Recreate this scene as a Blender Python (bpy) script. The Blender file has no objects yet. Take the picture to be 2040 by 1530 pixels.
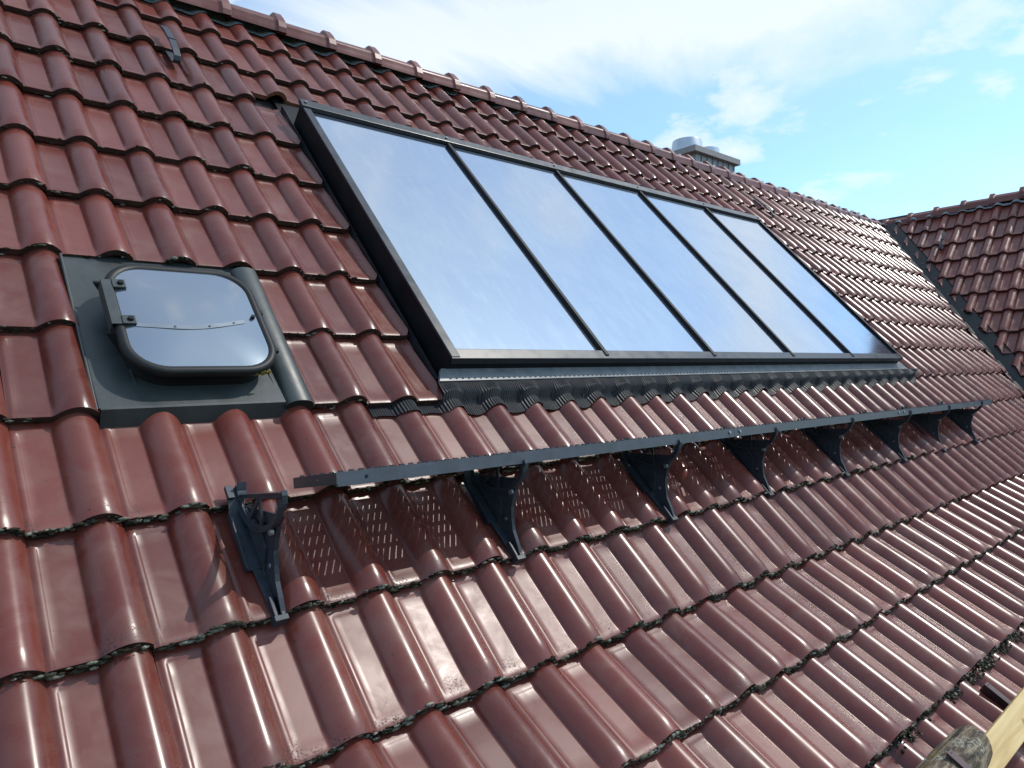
import bpy, bmesh, math, random
from mathutils import Vector, Matrix, noise
rnd = random.Random(7)
SC = bpy.context.scene
COL = SC.collection

# ------------------------------------------------------------------ camera, sky, sun, exposure
CAM = Vector((-0.22626, -1.67397, 0.55389))
cam_d = bpy.data.cameras.new('camera')
cam = bpy.data.objects.new('camera', cam_d)
COL.objects.link(cam)
cam_d.sensor_width = 36.0
cam_d.lens = 24.897
cam_d.clip_start = 0.05
cam_d.clip_end = 2000.0
RX = Vector((0.74756778, -0.66356229, -0.02876634))
UP = Vector((0.02410586, -0.01617551, 0.99957854))
FW = Vector((0.66374793, 0.74794615, -0.00390345))
M = Matrix(((RX.x, UP.x, -FW.x, CAM.x), (RX.y, UP.y, -FW.y, CAM.y), (RX.z, UP.z, -FW.z, CAM.z), (0, 0, 0, 1)))
cam.matrix_world = M
SC.camera = cam

SUN_EL = math.radians(52.0)
SUN_AZ = math.radians(-27.0)            # measured from +X towards +Y
sun_dir = Vector((math.cos(SUN_EL) * math.cos(SUN_AZ), math.cos(SUN_EL) * math.sin(SUN_AZ), math.sin(SUN_EL)))

world = bpy.data.worlds.new('World')
SC.world = world
world.use_nodes = True
nt = world.node_tree
for n_ in list(nt.nodes):
    nt.nodes.remove(n_)
def N(tree, typ, **kw):
    n_ = tree.nodes.new(typ)
    for k, v in kw.items():
        if k.startswith('i_'):
            key = k[2:]
            n_.inputs[int(key) if key.isdigit() else key.replace('_', ' ')].default_value = v
        else:
            setattr(n_, k, v)
    return n_
def ramp(tree, pts, src=None):
    r_ = tree.nodes.new('ShaderNodeValToRGB')
    el = r_.color_ramp.elements
    while len(el) < len(pts):
        el.new(0.5)
    for e, (p, c) in zip(el, pts):
        e.position = p
        e.color = (c, c, c, 1) if not isinstance(c, tuple) else (c + (1,))[:4]
    if src is not None:
        tree.links.new(src, r_.inputs[0])
    return r_
sky = N(nt, 'ShaderNodeTexSky', sky_type='NISHITA', sun_disc=False)
sky.sun_elevation = SUN_EL
sky.sun_rotation = math.pi / 2 - SUN_AZ  # rotation runs clockwise from +Y
sky.altitude = 200
sky.air_density = 1.0
sky.dust_density = 0.8
sky.ozone_density = 1.6
tc = N(nt, 'ShaderNodeTexCoord')
# high cloud sheet: direction projected on a plane overhead
sep = N(nt, 'ShaderNodeSeparateXYZ')
nt.links.new(tc.outputs['Generated'], sep.inputs[0])
mz = N(nt, 'ShaderNodeMath', operation='MAXIMUM', i_1=0.0)
nt.links.new(sep.outputs['Z'], mz.inputs[0])
mz2 = N(nt, 'ShaderNodeMath', operation='ADD', i_1=0.16)
nt.links.new(mz.outputs[0], mz2.inputs[0])
comb = N(nt, 'ShaderNodeCombineXYZ')
for ax in 'XY':
    dv = N(nt, 'ShaderNodeMath', operation='DIVIDE')
    nt.links.new(sep.outputs[ax], dv.inputs[0])
    nt.links.new(mz2.outputs[0], dv.inputs[1])
    nt.links.new(dv.outputs[0], comb.inputs[ax])
mp = N(nt, 'ShaderNodeMapping')
mp.inputs['Location'].default_value = (0.35, 0.2, 0.0)
mp.inputs['Rotation'].default_value = (0, 0, math.radians(-38))
mp.inputs['Scale'].default_value = (0.42, 1.0, 1.0)
nt.links.new(comb.outputs[0], mp.inputs[0])
nz = N(nt, 'ShaderNodeTexNoise', i_Scale=0.95, i_Detail=9.0, i_Roughness=0.55, i_Distortion=0.5)
nt.links.new(mp.outputs[0], nz.inputs['Vector'])
r1 = ramp(nt, [(0.40, 0.0), (0.53, 0.55), (0.66, 1.0)], nz.outputs['Fac'])
# small puffy clouds nearer the horizon
mp2 = N(nt, 'ShaderNodeMapping')
mp2.inputs['Location'].default_value = (3.1, 1.7, 0.4)
mp2.inputs['Scale'].default_value = (2.6, 2.6, 5.5)
nt.links.new(tc.outputs['Generated'], mp2.inputs[0])
nz2 = N(nt, 'ShaderNodeTexNoise', i_Scale=2.0, i_Detail=10.0, i_Roughness=0.58, i_Distortion=0.25)
nt.links.new(mp2.outputs[0], nz2.inputs['Vector'])
r2 = ramp(nt, [(0.52, 0.0), (0.60, 0.6), (0.72, 1.0)], nz2.outputs['Fac'])
def wmath(op, a, b_):
    n_ = nt.nodes.new('ShaderNodeMath'); n_.operation = op
    for i, v in enumerate((a, b_)):
        if hasattr(v, 'is_output'):
            nt.links.new(v, n_.inputs[i])
        else:
            n_.inputs[i].default_value = v
    return n_.outputs[0]
# one long bank of thin cloud crossing the sky from the chimney side towards the zenith
sepc = N(nt, 'ShaderNodeSeparateXYZ')
nt.links.new(comb.outputs[0], sepc.inputs[0])
nz3 = N(nt, 'ShaderNodeTexNoise', i_Scale=1.6, i_Detail=10.0, i_Roughness=0.60, i_Distortion=0.6)
nt.links.new(mp.outputs[0], nz3.inputs['Vector'])
bx = wmath('ADD', wmath('ADD', wmath('MULTIPLY', sepc.outputs['X'], 0.5), wmath('MULTIPLY', wmath('SUBTRACT', sepc.outputs['Y'], 0.9), 0.21)), wmath('MULTIPLY', wmath('SUBTRACT', nz3.outputs['Fac'], 0.5), 0.70))
bx = wmath('ADD', wmath('MULTIPLY', bx, 0.65), 0.35)
bank = ramp(nt, [(0.06, 0.30), (0.26, 0.60), (0.506, 0.40), (0.60, 0.36), (0.68, 0.95), (0.753, 1.0), (0.844, 0.18), (0.948, 0.12)], bx)
low = wmath('MULTIPLY', r1.outputs[0], 0.22)
mx = N(nt, 'ShaderNodeMath', operation='MAXIMUM')
nt.links.new(wmath('MAXIMUM', bank.outputs[0], low), mx.inputs[0])
nt.links.new(r2.outputs[0], mx.inputs[1])
cmul = N(nt, 'ShaderNodeMath', operation='MULTIPLY', i_1=0.85)
nt.links.new(mx.outputs[0], cmul.inputs[0])
tint = N(nt, 'ShaderNodeMixRGB', blend_type='MULTIPLY')
tint.inputs[0].default_value = 1.0
tint.inputs[2].default_value = (0.80, 1.06, 1.12, 1)
nt.links.new(sky.outputs[0], tint.inputs[1])
cl = N(nt, 'ShaderNodeMixRGB')
cl.inputs[2].default_value = (4.65, 4.95, 5.15, 1)
nt.links.new(cmul.outputs[0], cl.inputs[0])
nt.links.new(tint.outputs[0], cl.inputs[1])
bg = N(nt, 'ShaderNodeBackground', i_Strength=0.15)
nt.links.new(cl.outputs[0], bg.inputs[0])
wo = N(nt, 'ShaderNodeOutputWorld')
nt.links.new(bg.outputs[0], wo.inputs[0])

sd = bpy.data.lights.new('sun', 'SUN')
sd.energy = 2.0
sd.angle = math.radians(0.5)
sd.color = (1.0, 0.95, 0.87)
so = bpy.data.objects.new('sun', sd)
COL.objects.link(so)
so.rotation_euler = sun_dir.to_track_quat('Z', 'Y').to_euler()
so.location = sun_dir * 30

SC.view_settings.view_transform = 'Standard'
SC.view_settings.look = 'None'
SC.view_settings.exposure = 0.52
SC.view_settings.gamma = 1.0
SC.view_settings.use_curve_mapping = False

# ------------------------------------------------------------------ roof geometry
W = 0.20                                  # tile cover width
G = 0.33516                               # course gauge
TH, TH2, PH = 0.835057, 0.576957, 0.825402
VD = Vector((0, math.cos(TH), math.sin(TH)));  NN = Vector((0, -math.sin(TH), math.cos(TH)))
VD2 = Vector((0, math.cos(TH2), math.sin(TH2))); NN2 = Vector((0, -math.sin(TH2), math.cos(TH2)))
OW = Vector((10.66549, 1.58175, 2.67461))
WU = Vector((0, -1, 0)); WV = Vector((math.cos(PH), 0, math.sin(PH))); WN = Vector((-math.sin(PH), 0, math.cos(PH)))
HINGE = VD * (-G)
def frame(o, x, y, z):
    return Matrix(((x.x, y.x, z.x, o.x), (x.y, y.y, z.y, o.y), (x.z, y.z, z.z, o.z), (0, 0, 0, 1)))
def pt(u, v, h=0.0):
    """point of the main slope: u tiles along the eaves, v courses up, h metres off the surface"""
    if v >= -1:
        return Vector((u * W, 0, 0)) + VD * (v * G) + NN * h
    return Vector((u * W, 0, 0)) + HINGE + VD2 * ((v + 1) * G) + NN2 * h
def wpt(k, j, h=0.0):
    """point of the wing slope: k tiles along its eaves (towards -Y), j courses DOWN from its top"""
    return OW + WU * (k * W) - WV * (j * G) + WN * h
TILT = math.atan(0.030 / G)

# ------------------------------------------------------------------ materials
def mat(name):
    m = bpy.data.materials.new(name)
    m.use_nodes = True
    t = m.node_tree
    return m, t, t.nodes['Principled BSDF']
def mixc(t, fac, a, b, blend='MIX'):
    n_ = t.nodes.new('ShaderNodeMixRGB')
    n_.blend_type = blend
    for i, v in enumerate((fac, a, b)):
        if hasattr(v, 'is_output'):
            t.links.new(v, n_.inputs[i])
        elif i == 0:
            n_.inputs[0].default_value = v
        else:
            n_.inputs[i].default_value = (v + (1,))[:4]
    return n_.outputs[0]
def mth(t, op, a, b=None):
    n_ = t.nodes.new('ShaderNodeMath')
    n_.operation = op
    for i, v in enumerate((a, b)):
        if v is None:
            continue
        if hasattr(v, 'is_output'):
            t.links.new(v, n_.inputs[i])
        else:
            n_.inputs[i].default_value = v
    return n_.outputs[0]
def noise_tex(t, vec, scale, detail=4.0, rough=0.5, dist=0.0):
    n_ = N(t, 'ShaderNodeTexNoise', i_Scale=scale, i_Detail=detail, i_Roughness=rough, i_Distortion=dist)
    if vec is not None:
        t.links.new(vec, n_.inputs['Vector'])
    return n_.outputs['Fac']
def bump(t, bs, h, strength, dist):
    b = N(t, 'ShaderNodeBump', i_Strength=strength, i_Distance=dist)
    t.links.new(h, b.inputs['Height'])
    t.links.new(b.outputs[0], bs.inputs['Normal'])
    return b

def tile_material(name, dirt):
    m, t, bs = mat(name)
    geo = t.nodes.new('ShaderNodeNewGeometry')
    pos = geo.outputs['Position']
    oi = t.nodes.new('ShaderNodeObjectInfo')
    r_ = mth(t, 'FRACT', mth(t, 'ADD', oi.outputs['Random'], geo.outputs['Random Per Island']))
    uvn = t.nodes.new('ShaderNodeUVMap')
    sx = t.nodes.new('ShaderNodeSeparateXYZ')
    t.links.new(uvn.outputs[0], sx.inputs[0])
    U, V = sx.outputs['X'], sx.outputs['Y']
    big = noise_tex(t, pos, 3.5, 5, 0.6)
    fine = noise_tex(t, pos, 420, 3, 0.6)
    base = mixc(t, r_, (0.088, 0.0175, 0.0125), (0.172, 0.038, 0.027))
    base = mixc(t, mth(t, 'MULTIPLY', big, 0.55), base, (0.150, 0.040, 0.029))
    # dry dust film, uneven
    dustn = ramp(t, [(0.42, 0.0), (0.72, 1.0)], noise_tex(t, pos, 9.0, 6, 0.62, 0.6)).outputs[0]
    base = mixc(t, mth(t, 'MULTIPLY', dustn, mth(t, 'ADD', 0.10, mth(t, 'MULTIPLY', mth(t, 'FRACT', mth(t, 'MULTIPLY', r_, 7.31)), 0.36))), base, (0.19, 0.105, 0.085))
    # bare terracotta where the glaze is thin near the roll's outer end
    chip = ramp(t, [(0.60, 0.0), (0.68, 1.0)], noise_tex(t, pos, 26.0, 4, 0.6)).outputs[0]
    edge = mth(t, 'MULTIPLY', ramp(t, [(0.86, 0.0), (0.97, 1.0)], U).outputs[0], ramp(t, [(0.02, 1.0), (0.22, 0.0)], V).outputs[0])
    base = mixc(t, mth(t, 'MULTIPLY', mth(t, 'MULTIPLY', chip, edge), 0.8), base, (0.34, 0.115, 0.060))
    # black algae specks along the lower end of the pan
    low = ramp(t, [(0.0, 1.0), (0.06, 0.8), (0.20, 0.0)], V).outputs[0]
    patch = ramp(t, [(0.47, 0.0), (0.62, 1.0)], noise_tex(t, pos, 14.0, 3, 0.6)).outputs[0]
    spk = ramp(t, [(0.50, 0.0), (0.60, 1.0)], noise_tex(t, pos, 190, 3, 0.65)).outputs[0]
    dark = mth(t, 'MULTIPLY', mth(t, 'MULTIPLY', mth(t, 'MULTIPLY', low, patch), spk), dirt)
    base = mixc(t, dark, base, (0.022, 0.017, 0.016))
    # sparse isolated droppings of grit
    grit = ramp(t, [(0.735, 0.0), (0.76, 1.0)], noise_tex(t, pos, 75, 2, 0.5)).outputs[0]
    base = mixc(t, mth(t, 'MULTIPLY', grit, 0.8 * dirt), base, (0.025, 0.020, 0.018))
    # a few rust-orange runs down the pan
    run = N(t, 'ShaderNodeMapping')
    run.inputs['Scale'].default_value = (38, 2.2, 2.2)
    t.links.new(pos, run.inputs[0])
    rs = ramp(t, [(0.70, 0.0), (0.80, 1.0)], noise_tex(t, run.outputs[0], 1.0, 3, 0.5)).outputs[0]
    rare = ramp(t, [(0.90, 0.0), (0.93, 1.0)], r_).outputs[0]
    base = mixc(t, mth(t, 'MULTIPLY', mth(t, 'MULTIPLY', rs, rare), 0.8), base, (0.42, 0.18, 0.07))
    t.links.new(base, bs.inputs['Base Color'])
    ro = mth(t, 'ADD', mth(t, 'MULTIPLY', big, 0.12), 0.165)
    ro = mth(t, 'ADD', ro, mth(t, 'MULTIPLY', dustn, 0.12))
    ro = mth(t, 'ADD', ro, mth(t, 'MULTIPLY', dark, 0.4))
    ro = mth(t, 'ADD', ro, mth(t, 'MULTIPLY', r_, 0.05))
    pan = ramp(t, [(0.44, 1.0), (0.50, 0.0)], U).outputs[0]
    ro = mth(t, 'ADD', ro, mth(t, 'MULTIPLY', pan, 0.08))
    t.links.new(ro, bs.inputs['Roughness'])
    bs.inputs['IOR'].default_value = 1.52
    hh = mth(t, 'ADD', mth(t, 'MULTIPLY', fine, 0.06), mth(t, 'MULTIPLY', noise_tex(t, pos, 30, 3, 0.5), 1.0))
    bump(t, bs, hh, 0.10, 0.0010)
    return m
M_TILE = tile_material('glazed_tile', 1.0)
M_TILE_CLEAN = tile_material('glazed_tile_clean', 0.35)

def simple(name, col, rough=0.5, metal=0.0, var=0.25, vscale=8.0, bumpd=0.0, bscale=120, ior=1.5, col2=None, rvar=0.12):
    m, t, bs = mat(name)
    geo = t.nodes.new('ShaderNodeNewGeometry')
    f = noise_tex(t, geo.outputs['Position'], vscale, 6, 0.6)
    f = ramp(t, [(0.32, 0.0), (0.68, 1.0)], f).outputs[0]
    c2 = col2 or tuple(min(1, c * (1 + var)) for c in col)
    c1 = col if col2 else tuple(c * (1 - var) for c in col)
    t.links.new(mixc(t, f, c1, c2), bs.inputs['Base Color'])
    t.links.new(mth(t, 'ADD', mth(t, 'MULTIPLY', f, rvar), rough), bs.inputs['Roughness'])
    bs.inputs['Metallic'].default_value = metal
    bs.inputs['IOR'].default_value = ior
    if bumpd > 0:
        bump(t, bs, noise_tex(t, geo.outputs['Position'], bscale, 4, 0.6), 0.5, bumpd)
    return m
M_EDGE = simple('tile_edge_shade_and_grime', (0.042, 0.020, 0.015), 0.75, var=0.5, vscale=40, bumpd=0.002, bscale=90)  # shade of the drip edges put into the colour, along with grime
M_CUT = simple('cut_terracotta', (0.22, 0.085, 0.045), 0.85, var=0.35, vscale=60, bumpd=0.002)
M_UNDER = simple('underlay', (0.012, 0.011, 0.011), 0.9)
M_BLACK = simple('black_coated_metal', (0.007, 0.008, 0.010), 0.45, var=0.3, ior=1.3)
M_FRAME = simple('anthracite_frame_metal', (0.019, 0.023, 0.030), 0.26, var=0.2, vscale=14)
M_APRON = simple('apron_sheet_metal', (0.15, 0.165, 0.18), 0.34, var=0.25, vscale=18)
M_ZINC = simple('weathered_zinc', (0.026, 0.034, 0.035), 0.38, var=0.28, vscale=11, col2=(0.044, 0.054, 0.055), bumpd=0.0012, bscale=30)
M_ZINCL = simple('pale_sheet_metal', (0.26, 0.28, 0.31), 0.42, var=0.12, vscale=6)
M_CAP = simple('chimney_cap_metal', (0.25, 0.23, 0.235), 0.5, var=0.1)
M_STEEL = simple('flue_steel', (0.50, 0.55, 0.60), 0.32, metal=0.7, var=0.1)
M_BLUE = simple('blue_grey_coated_steel', (0.024, 0.032, 0.044), 0.46, var=0.3, vscale=22, bumpd=0.0006)
M_RAIL = simple('walkway_coated_steel', (0.050, 0.060, 0.080), 0.40, var=0.28, vscale=16, bumpd=0.0005)
M_RUBBER = simple('black_rubber', (0.009, 0.010, 0.011), 0.42, var=0.3, ior=1.38)
M_BROWN = simple('brown_coated_steel', (0.055, 0.020, 0.020), 0.42, var=0.25)
M_VALLEY = simple('valley_sheet_metal', (0.016, 0.022, 0.023), 0.48, var=0.4, vscale=7, bumpd=0.001, bscale=25)
M_SCREW = simple('screw_metal', (0.25, 0.26, 0.28), 0.35, metal=0.6)

def lead_material():
    m, t, bs = mat('pleated_apron')
    uvn = t.nodes.new('ShaderNodeUVMap')
    wv = N(t, 'ShaderNodeTexWave', wave_type='BANDS', bands_direction='X', i_Scale=1.0, i_Distortion=0.4, i_Detail=1.0)
    wv.inputs['Detail Scale'].default_value = 1.5
    t.links.new(uvn.outputs[0], wv.inputs['Vector'])
    geo = t.nodes.new('ShaderNodeNewGeometry')
    f = noise_tex(t, geo.outputs['Position'], 25, 4, 0.6)
    c = mixc(t, wv.outputs['Fac'], (0.004, 0.005, 0.006), (0.020, 0.023, 0.027))
    t.links.new(mixc(t, mth(t, 'MULTIPLY', f, 0.5), c, (0.03, 0.034, 0.04)), bs.inputs['Base Color'])
    bs.inputs['Roughness'].default_value = 0.46
    bs.inputs['Specular IOR Level'].default_value = 0.25
    bump(t, bs, wv.outputs['Fac'], 1.0, 0.0035)
    return m
M_LEAD = lead_material()
M_COMB = simple('ridge_comb', (0.20, 0.225, 0.25), 0.45, var=0.3, vscale=40)

def mirror(t, bs, fac, col, rough, tex=None):
    """a reflective coating under the pane"""
    g_ = N(t, 'ShaderNodeBsdfGlossy')
    g_.inputs['Color'].default_value = col + (1,)
    g_.inputs['Roughness'].default_value = rough
    mx_ = N(t, 'ShaderNodeMixShader')
    mx_.inputs[0].default_value = fac
    if tex is not None:
        t.links.new(tex, g_.inputs['Color'])
    t.links.new(bs.outputs[0], mx_.inputs[1])
    t.links.new(g_.outputs[0], mx_.inputs[2])
    t.links.new(mx_.outputs[0], t.nodes['Material Output'].inputs['Surface'])
def glass_material():
    m, t, bs = mat('collector_glass')
    geo = t.nodes.new('ShaderNodeNewGeometry')
    pos = geo.outputs['Position']
    f = noise_tex(t, pos, 1.7, 6, 0.6, 0.4)
    st = N(t, 'ShaderNodeMapping')
    st.inputs['Scale'].default_value = (22, 7, 7)
    st.inputs['Rotation'].default_value = (0, 0, 0.6)
    t.links.new(pos, st.inputs[0])
    wisps = ramp(t, [(0.5, 0.0), (0.75, 1.0)], noise_tex(t, st.outputs[0], 1.0, 3, 0.6)).outputs[0]
    base = mixc(t, f, (0.018, 0.024, 0.055), (0.030, 0.036, 0.075))
    t.links.new(base, bs.inputs['Base Color'])
    # haze of solar glass: one smooth glossy layer with slow roughness changes
    t.links.new(mth(t, 'ADD', mth(t, 'MULTIPLY', f, 0.10), mth(t, 'ADD', 0.10, mth(t, 'MULTIPLY', wisps, 0.03))), bs.inputs['Roughness'])
    bs.inputs['IOR'].default_value = 2.6
    geo2 = t.nodes.new('ShaderNodeNewGeometry')
    mo = noise_tex(t, geo2.outputs['Position'], 2.3, 7, 0.62, 0.8)
    mo2 = mth(t, 'ADD', mth(t, 'MULTIPLY', mo, 0.75), mth(t, 'MULTIPLY', wisps, 0.16))
    cloud_sheen = ramp(t, [(0.26, (0.76, 0.83, 0.93)), (0.46, (0.84, 0.90, 0.96)), (0.66, (0.93, 0.95, 0.98))], mo2).outputs[0]  # wispy cloud reflections painted into the mirror colour
    mirror(t, bs, 0.62, (0.80, 0.86, 0.95), 0.09, cloud_sheen)
    bs.inputs['Specular Tint'].default_value = (0.80, 0.89, 1.0, 1)
    bump(t, bs, noise_tex(t, st.outputs[0], 0.35, 3, 0.5), 0.12, 0.002)
    return m
M_GLASS = glass_material()
def dome_material():
    m, t, bs = mat('hatch_acrylic')
    geo = t.nodes.new('ShaderNodeNewGeometry')
    f = noise_tex(t, geo.outputs['Position'], 7, 6, 0.6, 0.5)
    t.links.new(mixc(t, f, (0.055, 0.070, 0.095), (0.085, 0.105, 0.130)), bs.inputs['Base Color'])
    t.links.new(mth(t, 'ADD', mth(t, 'MULTIPLY', f, 0.12), 0.05), bs.inputs['Roughness'])
    bs.inputs['IOR'].default_value = 1.9
    mirror(t, bs, 0.30, (0.74, 0.81, 0.90), 0.06)
    bs.inputs['Specular Tint'].default_value = (0.86, 0.93, 1.0, 1)
    return m
M_DOME = dome_material()
def moss_material():
    m, t, bs = mat('moss_and_lichen')
    geo = t.nodes.new('ShaderNodeNewGeometry')
    r_ = geo.outputs['Random Per Island']
    n1 = noise_tex(t, geo.outputs['Position'], 160, 4, 0.65)
    c = ramp(t, [(0.0, (0.014, 0.011, 0.008)), (0.45, (0.034, 0.030, 0.020)), (0.66, (0.085, 0.085, 0.062)), (0.86, (0.19, 0.195, 0.155)), (1.0, (0.28, 0.285, 0.235))], r_).outputs[0]
    c = mixc(t, ramp(t, [(0.50, 0.0), (0.66, 1.0)], n1).outputs[0], c, (0.016, 0.015, 0.011))
    t.links.new(c, bs.inputs['Base Color'])
    bs.inputs['Roughness'].default_value = 0.95
    bs.inputs['Specular IOR Level'].default_value = 0.15
    bump(t, bs, n1, 0.9, 0.004)
    return m
M_MOSS = moss_material()

# ------------------------------------------------------------------ mesh helpers
def mesh_from(name, V, F, mats, fmat=None, smooth=None, uv=None):
    me = bpy.data.meshes.new(name)
    me.from_pydata(V, [], F)
    for m in mats:
        me.materials.append(m)
    if fmat:
        me.polygons.foreach_set('material_index', fmat)
    if smooth is not None:
        me.polygons.foreach_set('use_smooth', smooth if isinstance(smooth, list) else [smooth] * len(F))
    if uv:
        lay = me.uv_layers.new(name='UVMap')
        for l in me.loops:
            lay.data[l.index].uv = uv[l.vertex_index]
    me.update()
    return me
def link(name, me, parent=None, mw=None, **props):
    o = bpy.data.objects.new(name, me)
    COL.objects.link(o)
    if parent:
        o.parent = parent
    if mw is not None:
        o.matrix_basis = mw
    for k, v in props.items():
        o[k] = v
    return o
def thing(name, label, cat, mw=None, group=None, **props):
    o = bpy.data.objects.new(name, None)
    COL.objects.link(o)
    o.empty_display_size = 0.1
    if mw is not None:
        o.matrix_world = mw
    o['label'] = label
    o['category'] = cat
    if group:
        o['group'] = group
    for k, v in props.items():
        o[k] = v
    return o
class B:
    """collects boxes, prisms and tubes and links them as one mesh"""
    def __init__(s):
        s.v = []; s.f = []; s.sm = []
    def box(s, x0, x1, y0, y1, z0, z1, mx=None):
        b = len(s.v)
        for x in (x0, x1):
            for y in (y0, y1):
                for z in (z0, z1):
                    p = Vector((x, y, z))
                    s.v.append(tuple(mx @ p) if mx else tuple(p))
        for q in ((0, 1, 3, 2), (4, 6, 7, 5), (0, 4, 5, 1), (2, 3, 7, 6), (0, 2, 6, 4), (1, 5, 7, 3)):
            s.f.append(tuple(b + i for i in q)); s.sm.append(False)
        return s
    def hexa(s, pts):
        """8 points: bottom ring 4, top ring 4"""
        b = len(s.v)
        s.v += [tuple(p) for p in pts]
        for q in ((3, 2, 1, 0), (4, 5, 6, 7), (0, 1, 5, 4), (1, 2, 6, 5), (2, 3, 7, 6), (3, 0, 4, 7)):
            s.f.append(tuple(b + i for i in q)); s.sm.append(False)
        return s
    def prism(s, poly, a, c):
        """poly: list of points; extruded from offset vector a to c"""
        b = len(s.v); n = len(poly)
        for off in (a, c):
            s.v += [tuple(Vector(p) + Vector(off)) for p in poly]
        s.f.append(tuple(b + i for i in range(n - 1, -1, -1))); s.sm.append(False)
        s.f.append(tuple(b + n + i for i in range(n))); s.sm.append(False)
        for i in range(n):
            j = (i + 1) % n
            s.f.append((b + i, b + j, b + n + j, b + n + i)); s.sm.append(False)
        return s
    def tube(s, path, rad, seg=8, caps=True):
        path = [Vector(p) for p in path]
        rads = rad if isinstance(rad, (list, tuple)) else [rad] * len(path)
        b = len(s.v)
        for i, p in enumerate(path):
            d = (path[min(i + 1, len(path) - 1)] - path[max(i - 1, 0)]).normalized()
            a = d.orthogonal().normalized() if i == 0 else (a - d * a.dot(d)).normalized()
            c = d.cross(a)
            for k in range(seg):
                t_ = 2 * math.pi * k / seg
                s.v.append(tuple(p + (a * math.cos(t_) + c * math.sin(t_)) * rads[i]))
        for i in range(len(path) - 1):
            for k in range(seg):
                k2 = (k + 1) % seg
                s.f.append((b + i * seg + k, b + i * seg + k2, b + (i + 1) * seg + k2, b + (i + 1) * seg + k)); s.sm.append(True)
        if caps:
            s.f.append(tuple(b + k for k in range(seg - 1, -1, -1))); s.sm.append(False)
            e = b + (len(path) - 1) * seg
            s.f.append(tuple(e + k for k in range(seg))); s.sm.append(False)
        return s
    def strip(s, path, wvec, thick_dirs, th):
        """flat bar swept along path; wvec = half width vector, thickness along the path normal"""
        path = [Vector(p) for p in path]; wv = Vector(wvec); b = len(s.v)
        for i, p in enumerate(path):
            d = (path[min(i + 1, len(path) - 1)] - path[max(i - 1, 0)]).normalized()
            nrm = d.cross(wv).normalized() * th / 2
            for q in (p - wv - nrm, p + wv - nrm, p + wv + nrm, p - wv + nrm):
                s.v.append(tuple(q))
        for i in range(len(path) - 1):
            for k in range(4):
                k2 = (k + 1) % 4
                s.f.append((b + 4 * i + k, b + 4 * i + k2, b + 4 * i + 4 + k2, b + 4 * i + 4 + k)); s.sm.append(False)
        s.f.append((b + 3, b + 2, b + 1, b)); s.sm.append(False)
        e = b + 4 * (len(path) - 1)
        s.f.append((e, e + 1, e + 2, e + 3)); s.sm.append(False)
        return s
    def build(s, name, m, parent=None, mw=None, bevel=0.0, **props):
        me = mesh_from(name, s.v, s.f, [m], smooth=s.sm)
        if bevel > 0:
            bm = bmesh.new(); bm.from_mesh(me)
            es = [e for e in bm.edges if len(e.link_faces) == 2 and e.calc_face_angle(0) > 0.6]
            bmesh.ops.bevel(bm, geom=es, offset=bevel, segments=2, profile=0.6, affect='EDGES', clamp_overlap=True)
            bm.normal_update()
            bm.to_mesh(me); bm.free()
        return link(name, me, parent, mw, **props)
def sst(a, b, x):
    if a == b:
        return 1.0 if x >= a else 0.0
    t_ = max(0.0, min(1.0, (x - a) / (b - a)))
    return t_ * t_ * (3 - 2 * t_)

# ------------------------------------------------------------------ tile shape
TL = 0.360
HR = 0.037
def roll(x):
    if x < 0.455:
        return 0.0
    t_ = (x - 0.455) / 0.545
    if t_ < 0.57:
        q = t_ / 0.57
        # fillet out of the pan, then an even curve up to the crown
        if q < 0.13:
            return HR * q * q / 0.13
        return HR * (0.13 + 2 * ((q - 0.13) - (q - 0.13) ** 2 / 1.74))
    c = abs((t_ - 0.57) / 0.47)
    return HR * max(0.0, 1 - c ** 2.1)
def tz(x, y):
    """height of the tile's top surface; x in 0..1, y metres up from the drip edge"""
    rec = sst(0.085, 0.120, x) * (1 - sst(0.46, 0.50, x))
    my = sst(0.012, 0.052, y) * (1 - sst(0.304, 0.316, y))
    z = -0.0042 * rec * my
    rib = math.exp(-((x - 0.048) / 0.012) ** 2) * 0.0016
    z += rib - 0.0022 * (1 - sst(0.02, 0.085, x))
    r_ = roll(x)
    z += r_ * (1 - 0.17 * (1 - sst(0.0, 0.042, y)))
    if y < 0.006:
        z -= 0.0016 * (1 - y / 0.006)
    return z
XS = [0, .03, .048, .066, .085, .105, .125, .20, .30, .40, .44, .455, .465, .476, .488, .502, .53, .57, .615, .66, .705, .75, .795, .84, .88, .92, .955, .98, 1.0]
YS = [0, .003, .007, .018, .032, .05, .09, .18, .27, .303, .31, .317, .335, .36]
XS_L = [0, .06, .12, .44, .456, .49, .58, .68, .76, .86, .95, 1.0]
YS_L = [0, .006, .04, .20, .303, .317, .36]
THK = 0.023
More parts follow.
